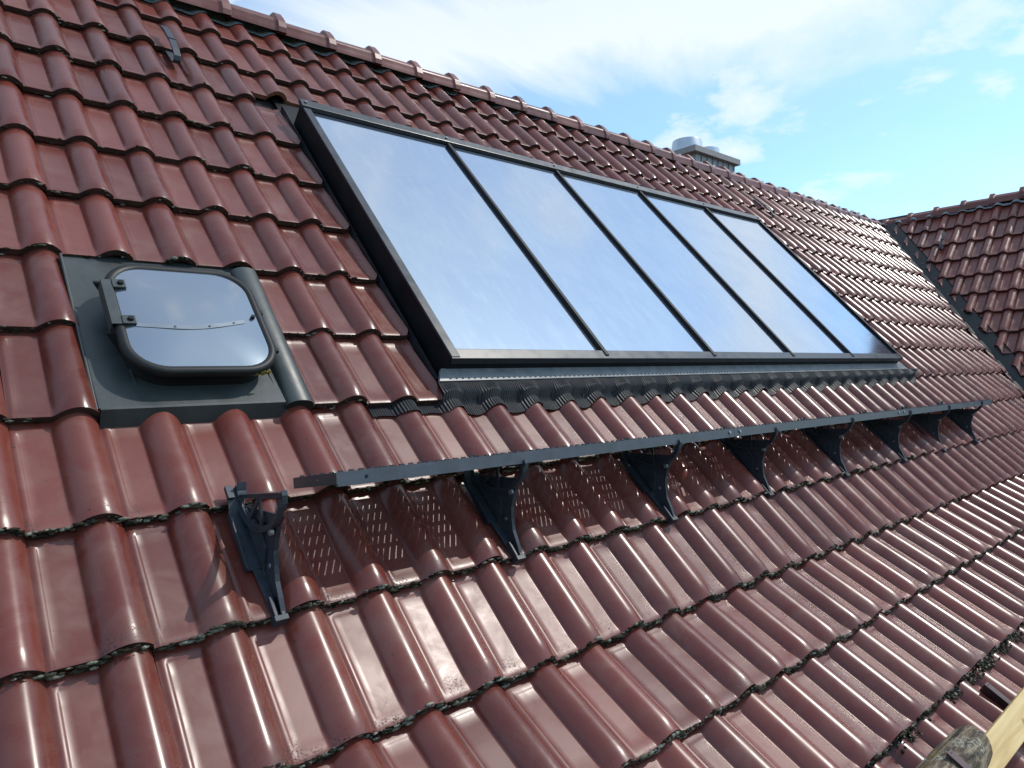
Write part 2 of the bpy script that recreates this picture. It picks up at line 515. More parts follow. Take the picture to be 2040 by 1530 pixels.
def tile_geo(xs, ys, wall_l=False, wall_r=False, endcut=False, curl=0.0, warp=None):
    V, F, FM, SM, UV = [], [], [], [], []
    def zz(x, y):
        z = tz(x, y)
        if curl > 0:
            z += 0.010 * sst(0.46, 0.64, x) - roll(x)
        return z
    nx, ny = len(xs), len(ys)
    for y in ys:
        for x in xs:
            wx = (warp(y) if (warp and x == xs[-1]) else 0.0)
            V.append((x * W + wx, y, zz(x, y))); UV.append((x, y / TL))
    for j in range(ny - 1):
        for i in range(nx - 1):
            F.append((j * nx + i, j * nx + i + 1, (j + 1) * nx + i + 1, (j + 1) * nx + i)); FM.append(0); SM.append(True)
    # drip face
    b = len(V)
    y0 = ys[0]
    for x in xs:
        V.append((x * W, y0, zz(x, y0))); UV.append((x, 0))
    for x in xs:
        V.append((x * W, y0 + 0.004, zz(x, y0) - THK)); UV.append((x, 0))
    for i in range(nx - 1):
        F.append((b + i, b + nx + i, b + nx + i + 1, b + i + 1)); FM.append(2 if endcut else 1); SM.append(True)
    # underside near the edge
    b2 = len(V)
    for x in xs:
        V.append((x * W, y0 + 0.004, zz(x, y0) - THK)); UV.append((x, 0))
    for x in xs:
        V.append((x * W, y0 + 0.10, zz(x, y0 + 0.05) - THK)); UV.append((x, 0))
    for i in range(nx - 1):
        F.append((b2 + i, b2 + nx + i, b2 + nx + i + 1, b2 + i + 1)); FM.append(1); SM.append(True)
    # side lips
    for on, x, i, sgn in ((True, xs[-1], nx - 1, 1), (wall_l, xs[0], 0, -1)):
        if not on:
            continue
        d = THK if (wall_r or sgn < 0) else 0.010
        b = len(V)
        for j, y in enumerate(ys):
            p = V[j * nx + i]
            V.append(p); UV.append((x, y / TL))
            V.append((p[0], p[1], p[2] - d)); UV.append((x, y / TL))
        for j in range(ny - 1):
            q = (b + 2 * j, b + 2 * j + 1, b + 2 * j + 3, b + 2 * j + 2)
            F.append(q if sgn > 0 else q[::-1]); FM.append(2 if (wall_r or sgn < 0) else 0); SM.append(False)
    return V, F, FM, SM, UV
def tile_mesh(name, g, m=None):
    V, F, FM, SM, UV = g
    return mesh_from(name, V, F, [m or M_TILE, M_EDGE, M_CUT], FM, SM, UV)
G_FULL = tile_geo(XS, YS)
G_LOW = tile_geo(XS_L, YS_L)
ME_FULL = tile_mesh('tile', G_FULL)
ME_FULLC = tile_mesh('tile_upper', G_FULL, M_TILE_CLEAN)
wv = lambda s: (lambda y: 0.0035 * math.sin(y * 31 + s) + 0.002 * math.sin(y * 77 + 2 * s) - 0.012 * (1 - sst(0, 0.03, y)))
ME_CUTR = [tile_mesh('tile_cut', tile_geo([x for x in XS if x < 0.6] + [0.63], YS, wall_r=True, curl=1.0, warp=wv(s)), M_TILE_CLEAN) for s in range(6)]
ME_CUTB = tile_mesh('tile_trimmed', tile_geo(XS, [0.120, 0.124, 0.14, .18, .24, .303, .31, .317, .335, .36], endcut=True, wall_l=True), M_TILE_CLEAN)
ME_LEFT = tile_mesh('tile_end', tile_geo(XS, YS, wall_l=True), M_TILE_CLEAN)

def tile_matrix(u, v, wing=False, jit=True):
    if wing:
        o, x, y, z = wpt(u, v), WU, WV, WN
    elif v >= -1:
        o, x, y, z = pt(u, v), Vector((1, 0, 0)), VD, NN
    else:
        o, x, y, z = pt(u, v), Vector((1, 0, 0)), VD2, NN2
    m = frame(o, x, y, z)
    m = m @ Matrix.Rotation(-TILT, 4, 'X')
    if jit:
        m = m @ Matrix.Translation((rnd.gauss(0, .0010), rnd.gauss(0, .0026), rnd.gauss(0, .0012)))
        m = m @ Matrix.Rotation(rnd.gauss(0, .0062), 4, 'Z') @ Matrix.Rotation(rnd.gauss(0, .007), 4, 'Y') @ Matrix.Rotation(rnd.gauss(0, .0025), 4, 'X')
    return m
VAL_C = 8.222                              # valley: Y = X - VAL_C on both slopes
def cam_px(p):
    d = p - CAM
    z = d.dot(FW)
    if z < 0.05:
        return None
    return (d.dot(RX) / z * 24.897 / 36, d.dot(UP) / z * 24.897 / 36, z)
def in_view(p, mg=0.06):
    q = cam_px(p)
    return q is not None and abs(q[0]) < 0.5 + mg and abs(q[1]) < 0.375 + mg

roof = thing('tiled_roof', 'large main slope of glossy dark red clay tiles carrying the solar collector and roof hatch', 'roof')
wing = thing('tiled_roof', 'smaller side slope of matt brown-red tiles beyond the valley gutter, under open sky', 'roof')

main_tiles = []
for v in range(-6, 11):
    for u in range(-5, 56):
        if 1 <= u <= 3 and 2 <= v <= 3:
            continue                       # hatch
        kind = 'full'
        if 2 <= v <= 7 and u == 6:
            kind = 'cutr'
        elif 2 <= v <= 7 and 7 <= u <= 29:
            continue                       # collector
        elif v == 8 and 6 <= u <= 29:
            kind = 'cutb'
        elif 2 <= v <= 7 and u == 30:
            kind = 'left'
        c = pt(u + .5, v + .5)
        vis = in_view(c, 0.03)
        lim = c.y + VAL_C - 0.07
        if u * W > lim + 0.05 and v >= -1:
            continue
        if v < -1 and (u + 1) * W > OW.x + (pt(u, v).z - OW.z) / math.tan(PH) - 0.05:
            continue
        clip = (u + 1) * W + 0.02 > (pt(u, v).y + VAL_C - 0.07) and v >= -1
        d = (c - CAM).length
        if not vis and d > 3.2 and not in_view(c, 0.40):
            continue
        main_tiles.append((0 if vis and not clip else 1, d, u, v, kind, clip))
main_tiles.sort(key=lambda a: (a[0], a[1]))
indiv, rest = main_tiles[:300], main_tiles[300:]
def lay_tile(me, mw, parent):
    o = bpy.data.objects.new('tile', me)
    COL.objects.link(o)
    o.parent = parent
    o.matrix_basis = mw
    return o
for _, d, u, v, kind, clip in indiv:
    me = {'full': ME_FULL if v <= 1 else ME_FULLC, 'cutr': ME_CUTR[rnd.randrange(6)], 'cutb': ME_CUTB, 'left': ME_LEFT}[kind]
    lay_tile(me, tile_matrix(u, v), roof)
def clip_geo(g, mw, co, no):
    """cut a tile by a plane given in world space, keep the back side"""
    bm = bmesh.new()
    vs = [bm.verts.new(mw @ Vector(p)) for p in g[0]]
    uvl = bm.loops.layers.uv.new('UVMap')
    for f, fm, sm in zip(g[1], g[2], g[3]):
        try:
            fa = bm.faces.new([vs[i] for i in f])
        except ValueError:
            continue
        fa.material_index = fm; fa.smooth = sm
        for lp, i in zip(fa.loops, f):
            lp[uvl].uv = g[4][i]
    bmesh.ops.bisect_plane(bm, geom=bm.verts[:] + bm.edges[:] + bm.faces[:], plane_co=co, plane_no=no, clear_outer=True)
    bm.verts.index_update()
    V = [tuple(p.co) for p in bm.verts]
    uv = [(0, 0)] * len(V)
    F, FM, SM = [], [], []
    for fa in bm.faces:
        F.append(tuple(p.index for p in fa.verts)); FM.append(fa.material_index); SM.append(fa.smooth)
        for lp in fa.loops:
            uv[lp.vert.index] = tuple(lp[uvl].uv)
    bm.free()
    return V, F, FM, SM, uv
def join_tiles(name, items, parent, **props):
    V, F, FM, SM, UV = [], [], [], [], []
    for g in items:
        b = len(V)
        V += g[0]; UV += g[4]; FM += g[2]; SM += g[3]
        F += [tuple(b + i for i in f) for f in g[1]]
    me = mesh_from(name, V, F, [M_TILE_CLEAN, M_EDGE, M_CUT], FM, SM, UV)
    return link(name, me, parent, **props)
def placed(g, mw):
    return ([tuple(mw @ Vector(p)) for p in g[0]],) + tuple(g[1:])
G_MAP = {'full': G_LOW, 'cutr': tile_geo([0, .06, .12, .44, .55, .63], YS_L, wall_r=True, curl=1.0),
         'cutb': tile_geo(XS_L, [.12, .14, .22, .303, .317, .36], endcut=True), 'left': tile_geo(XS_L, YS_L, wall_l=True)}
items = []
pv_main = Vector((0, VAL_C, 0)) * -1 + Vector((-0.105, 0, 0))
for _, d, u, v, kind, clip in rest:
    mw = tile_matrix(u, v)
    g = G_MAP[kind]
    if clip:
        g = clip_geo(g, mw, Vector((VAL_C - 0.075, 0, 0)), Vector((1, -1, 0)).normalized())
    else:
        g = placed(g, mw)
    items.append(g)
join_tiles('distant_tiles', items, roof, kind='stuff')

# wing tiles
for j in range(0, 17):
    for k in range(-8, 14):
        # tile whose drip edge is course j+1
        jj = j + 1
        mw = tile_matrix(k - 0.75, jj, wing=True)
        p0 = wpt(k - .25, jj - .5)
        if not in_view(p0, 0.25):
            continue
        # keep where Y > ... : wing side of the valley is X > Y + VAL_C  (i.e. towards -Y)
        lo = [wpt(k - .75, jj), wpt(k + .25, jj), wpt(k - .75, jj - 1.07), wpt(k + .25, jj - 1.07)]
        s_ = [p.x - p.y - VAL_C - 0.08 for p in lo]
        if max(s_) < 0.10:
            continue
        if min(s_) < 0:
            g = clip_geo(G_FULL, mw, Vector((VAL_C + 0.08, 0, 0)), Vector((-1, 1, 0)).normalized())
            if not g[0]:
                continue
            # local space relative to the tile
            inv = mw.inverted()
            g = ([tuple(inv @ Vector(p)) for p in g[0]],) + tuple(g[1:])
            lay_tile(tile_mesh('tile_mitred', g, M_TILE_CLEAN), mw, wing)
        else:
            lay_tile(ME_FULLC, mw, wing)

# underlay below the tiles
def quad(name, pts, m, parent=None, **props):
    return link(name, mesh_from(name, [tuple(p) for p in pts], [tuple(range(len(pts)))], [m]), parent, **props)
b = B()
b.hexa([pt(-8, -1, -.10), pt(38.6, -1, -.10), pt(54, 11, -.10), pt(-8, 11, -.10), pt(-8, -1, -.055), pt(38.6, -1, -.055), pt(54, 11, -.055), pt(-8, 11, -.055)])
b.hexa([pt(-8, -7, -.10), pt(42, -7, -.10), pt(42, -1.02, -.10), pt(-8, -1.02, -.10), pt(-8, -7, -.055), pt(42, -7, -.055), pt(42, -1.02, -.055), pt(-8, -1.02, -.055)])
b.build('underlay', M_UNDER, roof)
b = B()
a0 = [wpt(-7.8, -0.6), wpt(16, -0.6), wpt(16, 10), wpt(2.9, 10)]
b.hexa([p - WN * .1 for p in a0][::-1] + [p - WN * .055 for p in a0][::-1])
b.build('underlay', M_UNDER, wing)
# back slopes, plain
AP = 2.45
zr = AP * math.tan(TH)
back = B()
back.hexa([(-1.6, AP + .02, zr - .08), (10.6, AP + .02, zr - .08), (10.6, AP + 2.6, zr - 2.9), (-1.6, AP + 2.6, zr - 2.9),
           (-1.6, AP + .02, zr - .03), (10.6, AP + .02, zr - .03), (10.6, AP + 2.6, zr - 2.85), (-1.6, AP + 2.6, zr - 2.85)])
back.build('back_slope', M_CUT, roof)
back = B()
zw = OW.z + (10.72 - OW.x) * math.tan(PH)
back.hexa([(10.74, 2.6, zw - .08), (10.74, -1.8, zw - .08), (13.4, -1.8, zw - 2.9), (13.4, 2.6, zw - 2.9),
           (10.74, 2.6, zw - .03), (10.74, -1.8, zw - .03), (13.4, -1.8, zw - 2.85), (13.4, 2.6, zw - 2.85)][:4][::-1] +
          [(10.74, 2.6, zw - .03), (10.74, -1.8, zw - .03), (13.4, -1.8, zw - 2.85), (13.4, 2.6, zw - 2.85)][::-1])
back.build('back_slope', M_CUT, wing)

# valley gutter: two bent sheets
def valley():
    V, F = [], []
    prof = [(-.155, .020), (-.150, .004), (-.02, -.012), (0, .010), (.02, -.012), (.150, .004), (.155, .020)]
    n = 26
    for i in range(n + 1):
        y = -0.05 + (2.46 + 0.05) * i / n
        c = Vector((y + VAL_C, y, y * math.tan(TH) - .004))
        for q, (a, h) in enumerate(prof):
            # step sideways along X on the main side, along -Y on the wing side, staying on each slope
            if a <= 0:
                p = c + Vector((a, 0, 0)) * 1.25 + NN * h
            else:
                p = c + Vector((0, -a, 0)) * 1.25 + WN * h
            V.append(tuple(p + Vector((0, 0, rnd.gauss(0, .0012)))))
    m_ = len(prof)
    for i in range(n):
        for q in range(m_ - 1):
            F.append((i * m_ + q, i * m_ + q + 1, (i + 1) * m_ + q + 1, (i + 1) * m_ + q))
    return mesh_from('valley_gutter', V, F, [M_VALLEY], smooth=False)
link('valley_gutter', valley(), roof)

# ridge tiles: moulded half-round with a raised collar
def ridge_mesh():
    V, F, SM, UV = [], [], [], []
    secs = [(0.0, 1.10, 0), (0.004, 1.13, 0), (0.05, 1.13, 0), (0.06, 1.02, 0), (0.075, 1.0, 0), (0.30, 0.97, 0), (0.385, 0.95, 0)]
    ang = [(-100, 1.02), (-84, 1.0), (-66, 1.0), (-62, 1.05), (-40, 1.0), (-18, .98), (-14, 1.04), (0, 1.05), (14, 1.04), (18, .98), (40, 1.0), (62, 1.05), (66, 1.0), (84, 1.0), (100, 1.02)]
    na = len(ang)
    for x, s_, _ in secs:
        collar = s_ > 1.05
        for a, r_ in ang:
            t_ = math.radians(a)
            rr = 0.099 * s_ * (r_ if not collar else 1.0)
            zz = rr * math.cos(t_) * 0.98 + (0.016 if collar and abs(a) < 30 else 0)
            V.append((x, rr * math.sin(t_), zz)); UV.append((x * 2, a / 200 + .5))
    for i in range(len(secs) - 1):
        for k in range(na - 1):
            F.append((i * na + k, (i + 1) * na + k, (i + 1) * na + k + 1, i * na + k + 1)); SM.append(i >= 3)
    F.append(tuple(range(na))); SM.append(False)
    return mesh_from('ridge_tile', V, F, [M_TILE_CLEAN], [0] * len(F), SM, UV)
ME_RIDGE = ridge_mesh()
nr = 0
for i in range(36):
    x = -1.0 + i * 0.3265
    if x > 10.35:
        break
    z = 2.686 - 0.0085 * max(0, x - 1)
    mw = Matrix.Translation((x + .34, AP, z + rnd.gauss(0, .002))) @ Matrix.Rotation(math.pi, 4, 'Z') @ Matrix.Rotation(rnd.gauss(.012, .006), 4, 'Y') @ Matrix.Rotation(rnd.gauss(0, .01), 4, 'X')
    link('ridge_tile', ME_RIDGE, roof, mw)
for i in range(14):
    y = 2.40 - i * 0.331
    mw = Matrix.Translation((10.72, y, 2.632 + 0.056 * (2.4 - y))) @ Matrix.Rotation(-math.pi / 2, 4, 'Z') @ Matrix.Rotation(rnd.gauss(.0, .006), 4, 'Y')
    link('ridge_tile', ME_RIDGE, wing, mw)
# pleated comb under the ridge tiles, draped over the top course
def drape(u0, u1, v_of, lift, mtl, nv=4, step=24, name='drape', ucell=1, flat=None, wing_=False):
    """sheet that follows the tile profile between two course lines"""
    V, F, UV = [], [], []
    n = int((u1 - u0) * step)
    for i in range(n + 1):
        u = u0 + (u1 - u0) * i / n
        va, vb = v_of(u)
        for q in range(nv + 1):
            f = q / nv
            v = va + (vb - va) * f
            x = u - math.floor(u)
            vr = v - math.floor(v)
            prof = roll(x) if 0.455 <= x else 0.0
            h0 = prof - 0.030 * vr
            h = h0 + lift
            if flat is not None:
                w_ = flat(f)
                h = h * (1 - w_) + (0.026) * w_
            h += 0.0022 * noise.noise(Vector((u * 3.1, v * 9, 1.7)))
            if flat is not None:
                h += 0.0035 * noise.noise(Vector((u * 9.0, v * 5, 7.7))) * (1 - f)
                x_ = (f - .5) * .10 * noise.noise(Vector((u * 2.2, 0.5, v * 2)))
                u_ = u + x_
            else:
                u_ = u
            p = wpt(u - .75, v, h) if wing_ else pt(u_, v, h)
            V.append(tuple(p)); UV.append((u * ucell, v))
    for i in range(n):
        for q in range(nv):
            a = i * (nv + 1) + q
            F.append((a, a + nv + 1, a + nv + 2, a + 1) if not wing_ else (a, a + 1, a + nv + 2, a + nv + 1))
    return mesh_from(name, V, F, [mtl], smooth=True, uv=UV)
link('ridge_comb', drape(-3, 51.5, lambda u: (10.60 + .03 * math.sin(u * 6.28 * 1 + 1), 11.0), 0.007, M_COMB, 2, 12, 'ridge_comb'), roof)
link('ridge_comb', drape(-4.2, 11, lambda u: (0.17, 0.06), 0.007, M_COMB, 2, 12, 'ridge_comb', wing_=True), wing)

# ------------------------------------------------------------------ moss along the tile edges
def blob(V, F, c, ax, sx, sy, sz, seed):
    t_ = (1 + 5 ** .5) / 2
    base = [(-1, t_, 0), (1, t_, 0), (-1, -t_, 0), (1, -t_, 0), (0, -1, t_), (0, 1, t_), (0, -1, -t_), (0, 1, -t_), (t_, 0, -1), (t_, 0, 1), (-t_, 0, -1), (-t_, 0, 1)]
    fs = [(0, 11, 5), (0, 5, 1), (0, 1, 7), (0, 7, 10), (0, 10, 11), (1, 5, 9), (5, 11, 4), (11, 10, 2), (10, 7, 6), (7, 1, 8), (3, 9, 4), (3, 4, 2), (3, 2, 6), (3, 6, 8), (3, 8, 9), (4, 9, 5), (2, 4, 11), (6, 2, 10), (8, 6, 7), (9, 8, 1)]
    b = len(V)
    r_ = random.Random(seed)
    for p in base:
        q = Vector(p) / 1.902 * (0.75 + 0.5 * r_.random())
        V.append(tuple(c + ax[0] * q.x * sx + ax[1] * q.y * sy + ax[2] * q.z * sz))
    F += [tuple(b + i for i in f) for f in fs]
mv, mf = [], []
def edge_moss(u0, u1, v, dens, size, low=False):
    n = int((u1 - u0) * dens)
    ax = (Vector((1, 0, 0)), VD if v > -1 else VD2, NN if v > -1 else NN2)
    for i in range(n):
        u = u0 + (u1 - u0) * rnd.random()
        x = u - math.floor(u)
        cl_ = noise.noise(Vector((u * 1.3, v * 5.7, 0.3)))
        if cl_ + rnd.random() * 0.9 < 0.12:
            continue
        h = roll(x) * 0.83 - rnd.random() ** 1.1 * 0.026 + 0.001
        s_ = size * (0.4 + rnd.random() ** 2 * 1.5) * (1 + 0.6 * max(0, cl_))
        if x > 0.5 and rnd.random() < 0.35:
            continue
        p = pt(u, v, 0) + ax[2] * h - ax[1] * (0.001 + 0.3 * s_ * rnd.random())
        blob(mv, mf, p, ax, s_ * (0.9 + rnd.random() * 1.2), s_ * 0.55, s_ * 0.6, rnd.randrange(10 ** 6))
for v, dn, sz in ((1, 60, .0052), (0, 130, .0054), (-1, 140, .0056), (-2, 140, .0056), (-3, 170, .0058), (-4, 40, .007)):
    edge_moss(-4, 24 if v > -3 else 20, v, dn, sz)
for v in (2, 3):
    edge_moss(-4, 0.9, v, 14, .0045); edge_moss(4, 6.3, v, 26, .0045)
for v in range(4, 10):
    edge_moss(-4, 6.3, v, 15, .0042)
# thick cushions where the lowest visible course begins
for i in range(2800):
    u = 2 + 16 * rnd.random()
    x = u - math.floor(u)
    if noise.noise(Vector((u * 1.7, 3.3, 0))) < -0.15:
        continue
    s_ = 0.0022 + 0.0060 * rnd.random() ** 2.5
    p = pt(u, -3, roll(x) * 0.5 - 0.004 - 0.022 * rnd.random()) - VD2 * (0.002 + 0.034 * rnd.random() ** 1.6)
    blob(mv, mf, p, (Vector((1, 0, 0)), VD2, NN2), s_ * 1.2, s_, s_ * .55, i)
link('moss', mesh_from('moss', mv, mf, [M_MOSS], smooth=True), roof, kind='stuff')

# ------------------------------------------------------------------ solar collector
MAINF = frame(Vector((0, 0, 0)), Vector((1, 0, 0)), VD, NN)
coll = thing('solar_collector', 'long black framed solar thermal collector with five reflective glass panes set into the roof', 'solar collector',
             frame(pt(6.83, 2.34, 0), Vector((1, 0, 0)), VD, NN))
# local: x along eaves from the left outer edge, y up from the lower edge, z off the roof
CW = (28.9 - 6.83) * W
CH = (7.66 - 2.34) * G
HT = 0.100
edges = [0.0, 0.888, 1.774, 2.656, 3.524, CW]
b = B(); b.box(0, 0.012, 0, CH, -.03, HT - .004).build('side_cladding', M_BLACK, coll)
b = B(); b.box(CW - .012, CW, 0, CH, -.03, HT - .004).build('side_cladding', M_BLACK, coll)
b = B(); b.box(.012, CW - .012, 0.0, 0.010, -.02, HT - .004).build('front_fascia', M_BLACK, coll)
b = B(); b.box(.012, CW - .012, CH - .012, CH, -.02, HT - .004).build('rear_fascia', M_BLACK, coll)
for i in range(5):
    x0, x1 = edges[i] + (.022 if i == 0 else .009), edges[i + 1] - (.020 if i == 4 else .009)
    b = B(); b.box(x0, x1, .038, CH - .042, HT - .030, HT - .010)
    b.build('glass_pane', M_GLASS, coll)
b = B(); b.box(-.004, .036, .0, CH - .045, HT - .004, HT + .006).build('frame_side', M_FRAME, coll, bevel=.002)
b = B(); b.box(CW - .030, CW + .004, .0, CH - .045, HT - .004, HT + .006).build('frame_side', M_BLACK, coll, bevel=.002)
b = B(); b.hexa([(.006, -.004, HT - .030), (CW - .004, -.004, HT - .030), (CW - .004, .050, HT - .006), (.006, .050, HT - .006),
                 (-.004, -.006, HT + .002), (CW + .004, -.006, HT + .002), (CW + .004, .044, HT + .004), (-.004, .044, HT + .004)]).build('lower_rail', M_FRAME, coll, bevel=.002)
b = B(); b.hexa([(-.006, CH - .040, HT - .008), (CW + .004, CH - .040, HT - .008), (CW + .004, CH + .022, HT - .004), (-.006, CH + .022, HT - .004),
                 (-.006, CH - .034, HT + .012), (CW + .004, CH - .034, HT + .012), (CW + .004, CH + .022, HT + .016), (-.006, CH + .022, HT + .016)]).build('upper_rail', M_FRAME, coll, bevel=.002)
for i in range(1, 5):
    b = B(); b.box(edges[i] - .011, edges[i] + .011, .010, CH - .048, HT - .012, HT + .009)
    o = b.build('cover_strip', M_BLACK, coll, bevel=.003)
for i in range(6):
    x = edges[i] + (.02 if i == 0 else -.02 if i == 5 else 0)
    B().tube([(x, CH - .005, HT + .014), (x, CH - .005, HT + .022)], [.008, .006], 8).build('screw', M_SCREW, coll)
# side flashing channel on the left and on the right
b = B()
b.box(-.070, 0, -.05, CH + .12, -.058, -.052)
b.box(-.032, -.029, -.02, CH + .12, -.052, .012)
b.build('side_flashing', M_FRAME, coll)
b = B()
b.box(CW, CW + .30, -.05, CH + .12, -.058, -.052)
b.box(CW + .10, CW + .104, -.05, CH + .12, -.052, .006)
b.build('side_flashing', M_FRAME, coll)
b = B(); b.box(-.03, CW + .05, CH, CH + .26, -.036, -.030).build('rear_flashing', M_BLACK, coll)
# apron plate with a dotted lower edge
ap = [(-.06, .006, .020), (-.085, -.048, .030), (-.085, -.052, .026)]
b = B()
b.hexa([(-.05, -.052, .018), (CW + .14, -.052, .018), (CW + .10, .004, .022), (-.02, .004, .022),
        (-.05, -.054, .030), (CW + .14, -.054, .030), (CW + .10, .002, .040), (-.02, .002, .040)])
b.build('apron_plate', M_APRON, coll, bevel=.0015)
b = B()
for i in range(150):
    x = .0 + i * (CW / 150)
    b.box(x, x + .009, -.046, -.041, .0312, .0332)
b.build('apron_dimples', M_BLACK, coll, kind='stuff')
def va(u):
    t_ = noise.noise(Vector((u * 0.9, 0.2, 4.0))) * .02
    x = u - math.floor(u)
    low = 1.81 + (0.035 + t_) * math.cos(2 * math.pi * (x - .74)) + 1.6 * t_
    if u > 29.6:
        low += (u - 29.6) * 0.30
    return (low, 2.195)
me = drape(6.55, 30.9, va, 0.007, M_LEAD, 8, 26, 'pleated_apron', 6.3, flat=lambda f: sst(0.30, 1.0, f))
inv = coll.matrix_world.inverted()
me.transform(inv)
link('pleated_apron', me, coll)
me = drape(5.05, 6.62, lambda u: (1.835 + .02 * math.sin(u * 6.28), 1.985), 0.007, M_LEAD, 4, 26, 'pleated_apron', 6.3)
me.transform(inv)
link('pleated_apron', me, coll)

# ------------------------------------------------------------------ roof hatch
hatch = thing('roof_hatch', 'small grey metal roof hatch with rounded glazed lid in a black rubber rim', 'roof hatch',
              frame(pt(1.0, 2.03, 0), Vector((1, 0, 0)), VD, NN))
# local metres: x right, y up, z off the roof
HWd, HHt = 0.545, 0.640
def rrect(x0, x1, y0, y1, r_, n=8):
    P = []
    for cx, cy, a0 in ((x1 - r_, y1 - r_, 0), (x0 + r_, y1 - r_, 90), (x0 + r_, y0 + r_, 180), (x1 - r_, y0 + r_, 270)):
        for i in range(n + 1):
            t_ = math.radians(a0 + 90 * i / n)
            P.append((cx + r_ * math.cos(t_), cy + r_ * math.sin(t_)))
    return P
def loft(name, rings, m, parent, cap_top=False, smooth=True, **props):
    V, F = [], []
    n = len(rings[0])
    for r_ in rings:
        V += r_
    for i in range(len(rings) - 1):
        for k in range(n):
            k2 = (k + 1) % n
            F.append((i * n + k, i * n + k2, (i + 1) * n + k2, (i + 1) * n + k))
    if cap_top:
        F.append(tuple((len(rings) - 1) * n + k for k in range(n)))
    return link(name, mesh_from(name, V, F, [m], smooth=smooth), parent, **props)
# flashing tray: sheet with a raised centre and folded-down front
tray = B()
tray.hexa([(-.005, -.005, -.030), (HWd, -.005, -.030), (HWd, HHt + .05, -.030), (-.005, HHt + .05, -.030),
           (-.005, -.005, .019), (HWd - .01, -.005, .019), (HWd - .01, HHt + .05, -.012), (-.005, HHt + .05, -.012)])
tray.box(-.012, -.005, -.005, HHt, -.03, .017)
o = tray.build('flashing_tray', M_ZINC, hatch, bevel=.003)
V = [(.0, -.009, .018), (.54, -.009, .018), (.535, -.034, -.034), (.0, -.034, -.034), (.0, -.004, .0195), (.54, -.004, .0195)]
link('front_fold', mesh_from('front_fold', V, [(3, 2, 1, 0), (0, 1, 5, 4)], [M_ZINC], smooth=False), hatch)
# sloped crease lines from curb to tray corner
for xs_, xe_ in ((.085, .105), (.475, .500)):
    B().hexa([(xe_ - .004, .0, .011), (xe_ + .010, .0, .011), (xs_ + .010, .30, .008), (xs_ - .004, .30, .008),
              (xe_, .0, .0155), (xe_ + .004, .0, .0155), (xs_ + .004, .30, .020), (xs_, .30, .020)]).build('crease', M_ZINC, hatch)
# side roll that stands in for a tile roll
prof = []
for i in range(11):
    t_ = math.pi * i / 10
    prof.append((.505 + .046 * (1 - math.cos(t_)), .034 * math.sin(t_) ** .8 + .002))
V, F = [], []
for y, s_ in ((-.022, .97), (-.018, 1.0), (HHt - .02, .93)):
    for x, z in prof:
        V.append((x, y, z * s_ + .004))
for i in range(2):
    for k in range(10):
        F.append((i * 11 + k, (i + 1) * 11 + k, (i + 1) * 11 + k + 1, i * 11 + k + 1))
for k in range(11):
    V.append((prof[k][0], -.020, -.02))
link('side_roll', mesh_from('side_roll', V, F, [M_ZINC], smooth=True), hatch)
V = [(x, -.0195, z * .96 + .003) for x, z in prof] + [(prof[-1][0], -.0195, -.012), (prof[0][0], -.0195, -.012)]
link('roll_end', mesh_from('roll_end', V, [tuple(range(len(V)))], [M_UNDER], smooth=False), hatch)
# curb and lid
LX0, LX1, LY0, LY1 = .068, .500, .055, .515
cr = rrect(LX0 + .03, LX1 - .03, LY0 + .03, LY1 - .03, .10)
cb = rrect(LX0 + .018, LX1 - .018, LY0 + .012, LY1 - .02, .10)
loft('curb', [[(x, y, .004) for x, y in cb], [(x, y, .045) for x, y in cr], [(x, y, .078) for x, y in cr]], M_BLACK, hatch)
rim = []
for off, z in ((.012, .066), (.003, .066), (-.004, .074), (-.006, .084), (-.003, .093), (.004, .098), (.014, .098), (.020, .094)):
    rim.append([(x, y, z) for x, y in rrect(LX0 + off, LX1 - off, LY0 + off, LY1 - off, .112 - off)])
loft('rubber_rim', rim, M_RUBBER, hatch)
rings = []
for i in range(9):
    f = i / 8
    off = .014 + f * .19
    rr = max(.108 - off * .4, .01)
    rings.append([(x, y, .092 + .020 * (1 - (1 - f) ** 2)) for x, y in rrect(LX0 + off, LX1 - off, LY0 + off, LY1 - off, min(rr, (LX1 - LX0) / 2 - off - .002))])
loft('lid_glass', rings, M_DOME, hatch, cap_top=True)
# pale stay bar, seen through the lid glass, with its screws: it lies flush on the lid
V, F = [], []
nb = 16
def lidz(x, y):
    d = min(x - LX0, LX1 - x, y - LY0, LY1 - y)
    f = max(0, min(1, (d - .014) / .19))
    return .092 + .020 * (1 - (1 - f) ** 2)
for i in range(nb + 1):
    x = .116 + .315 * i / nb
    y = .228 + .024 * (i / nb) - .030 * math.sin(math.pi * i / nb)
    V += [(x, y, lidz(x, y) + .0016), (x, y + .016, lidz(x, y + .016) + .0016)]
for i in range(nb):
    F.append((2 * i, 2 * i + 2, 2 * i + 3, 2 * i + 1))
M_STAY = simple('pale_stay_bar', (0.19, 0.22, 0.26), 0.3, var=0.1)
link('stay_bar', mesh_from('stay_bar', V, F, [M_STAY], smooth=True), hatch)
for i in (5, 10, 14):
    x = .116 + .315 * i / nb
    y = .236 + .024 * (i / nb) - .030 * math.sin(math.pi * i / nb)
    B().tube([(x, y, lidz(x, y) + .001), (x, y, lidz(x, y) + .0035)], .0035, 8).build('rivet', M_ZINC, hatch)
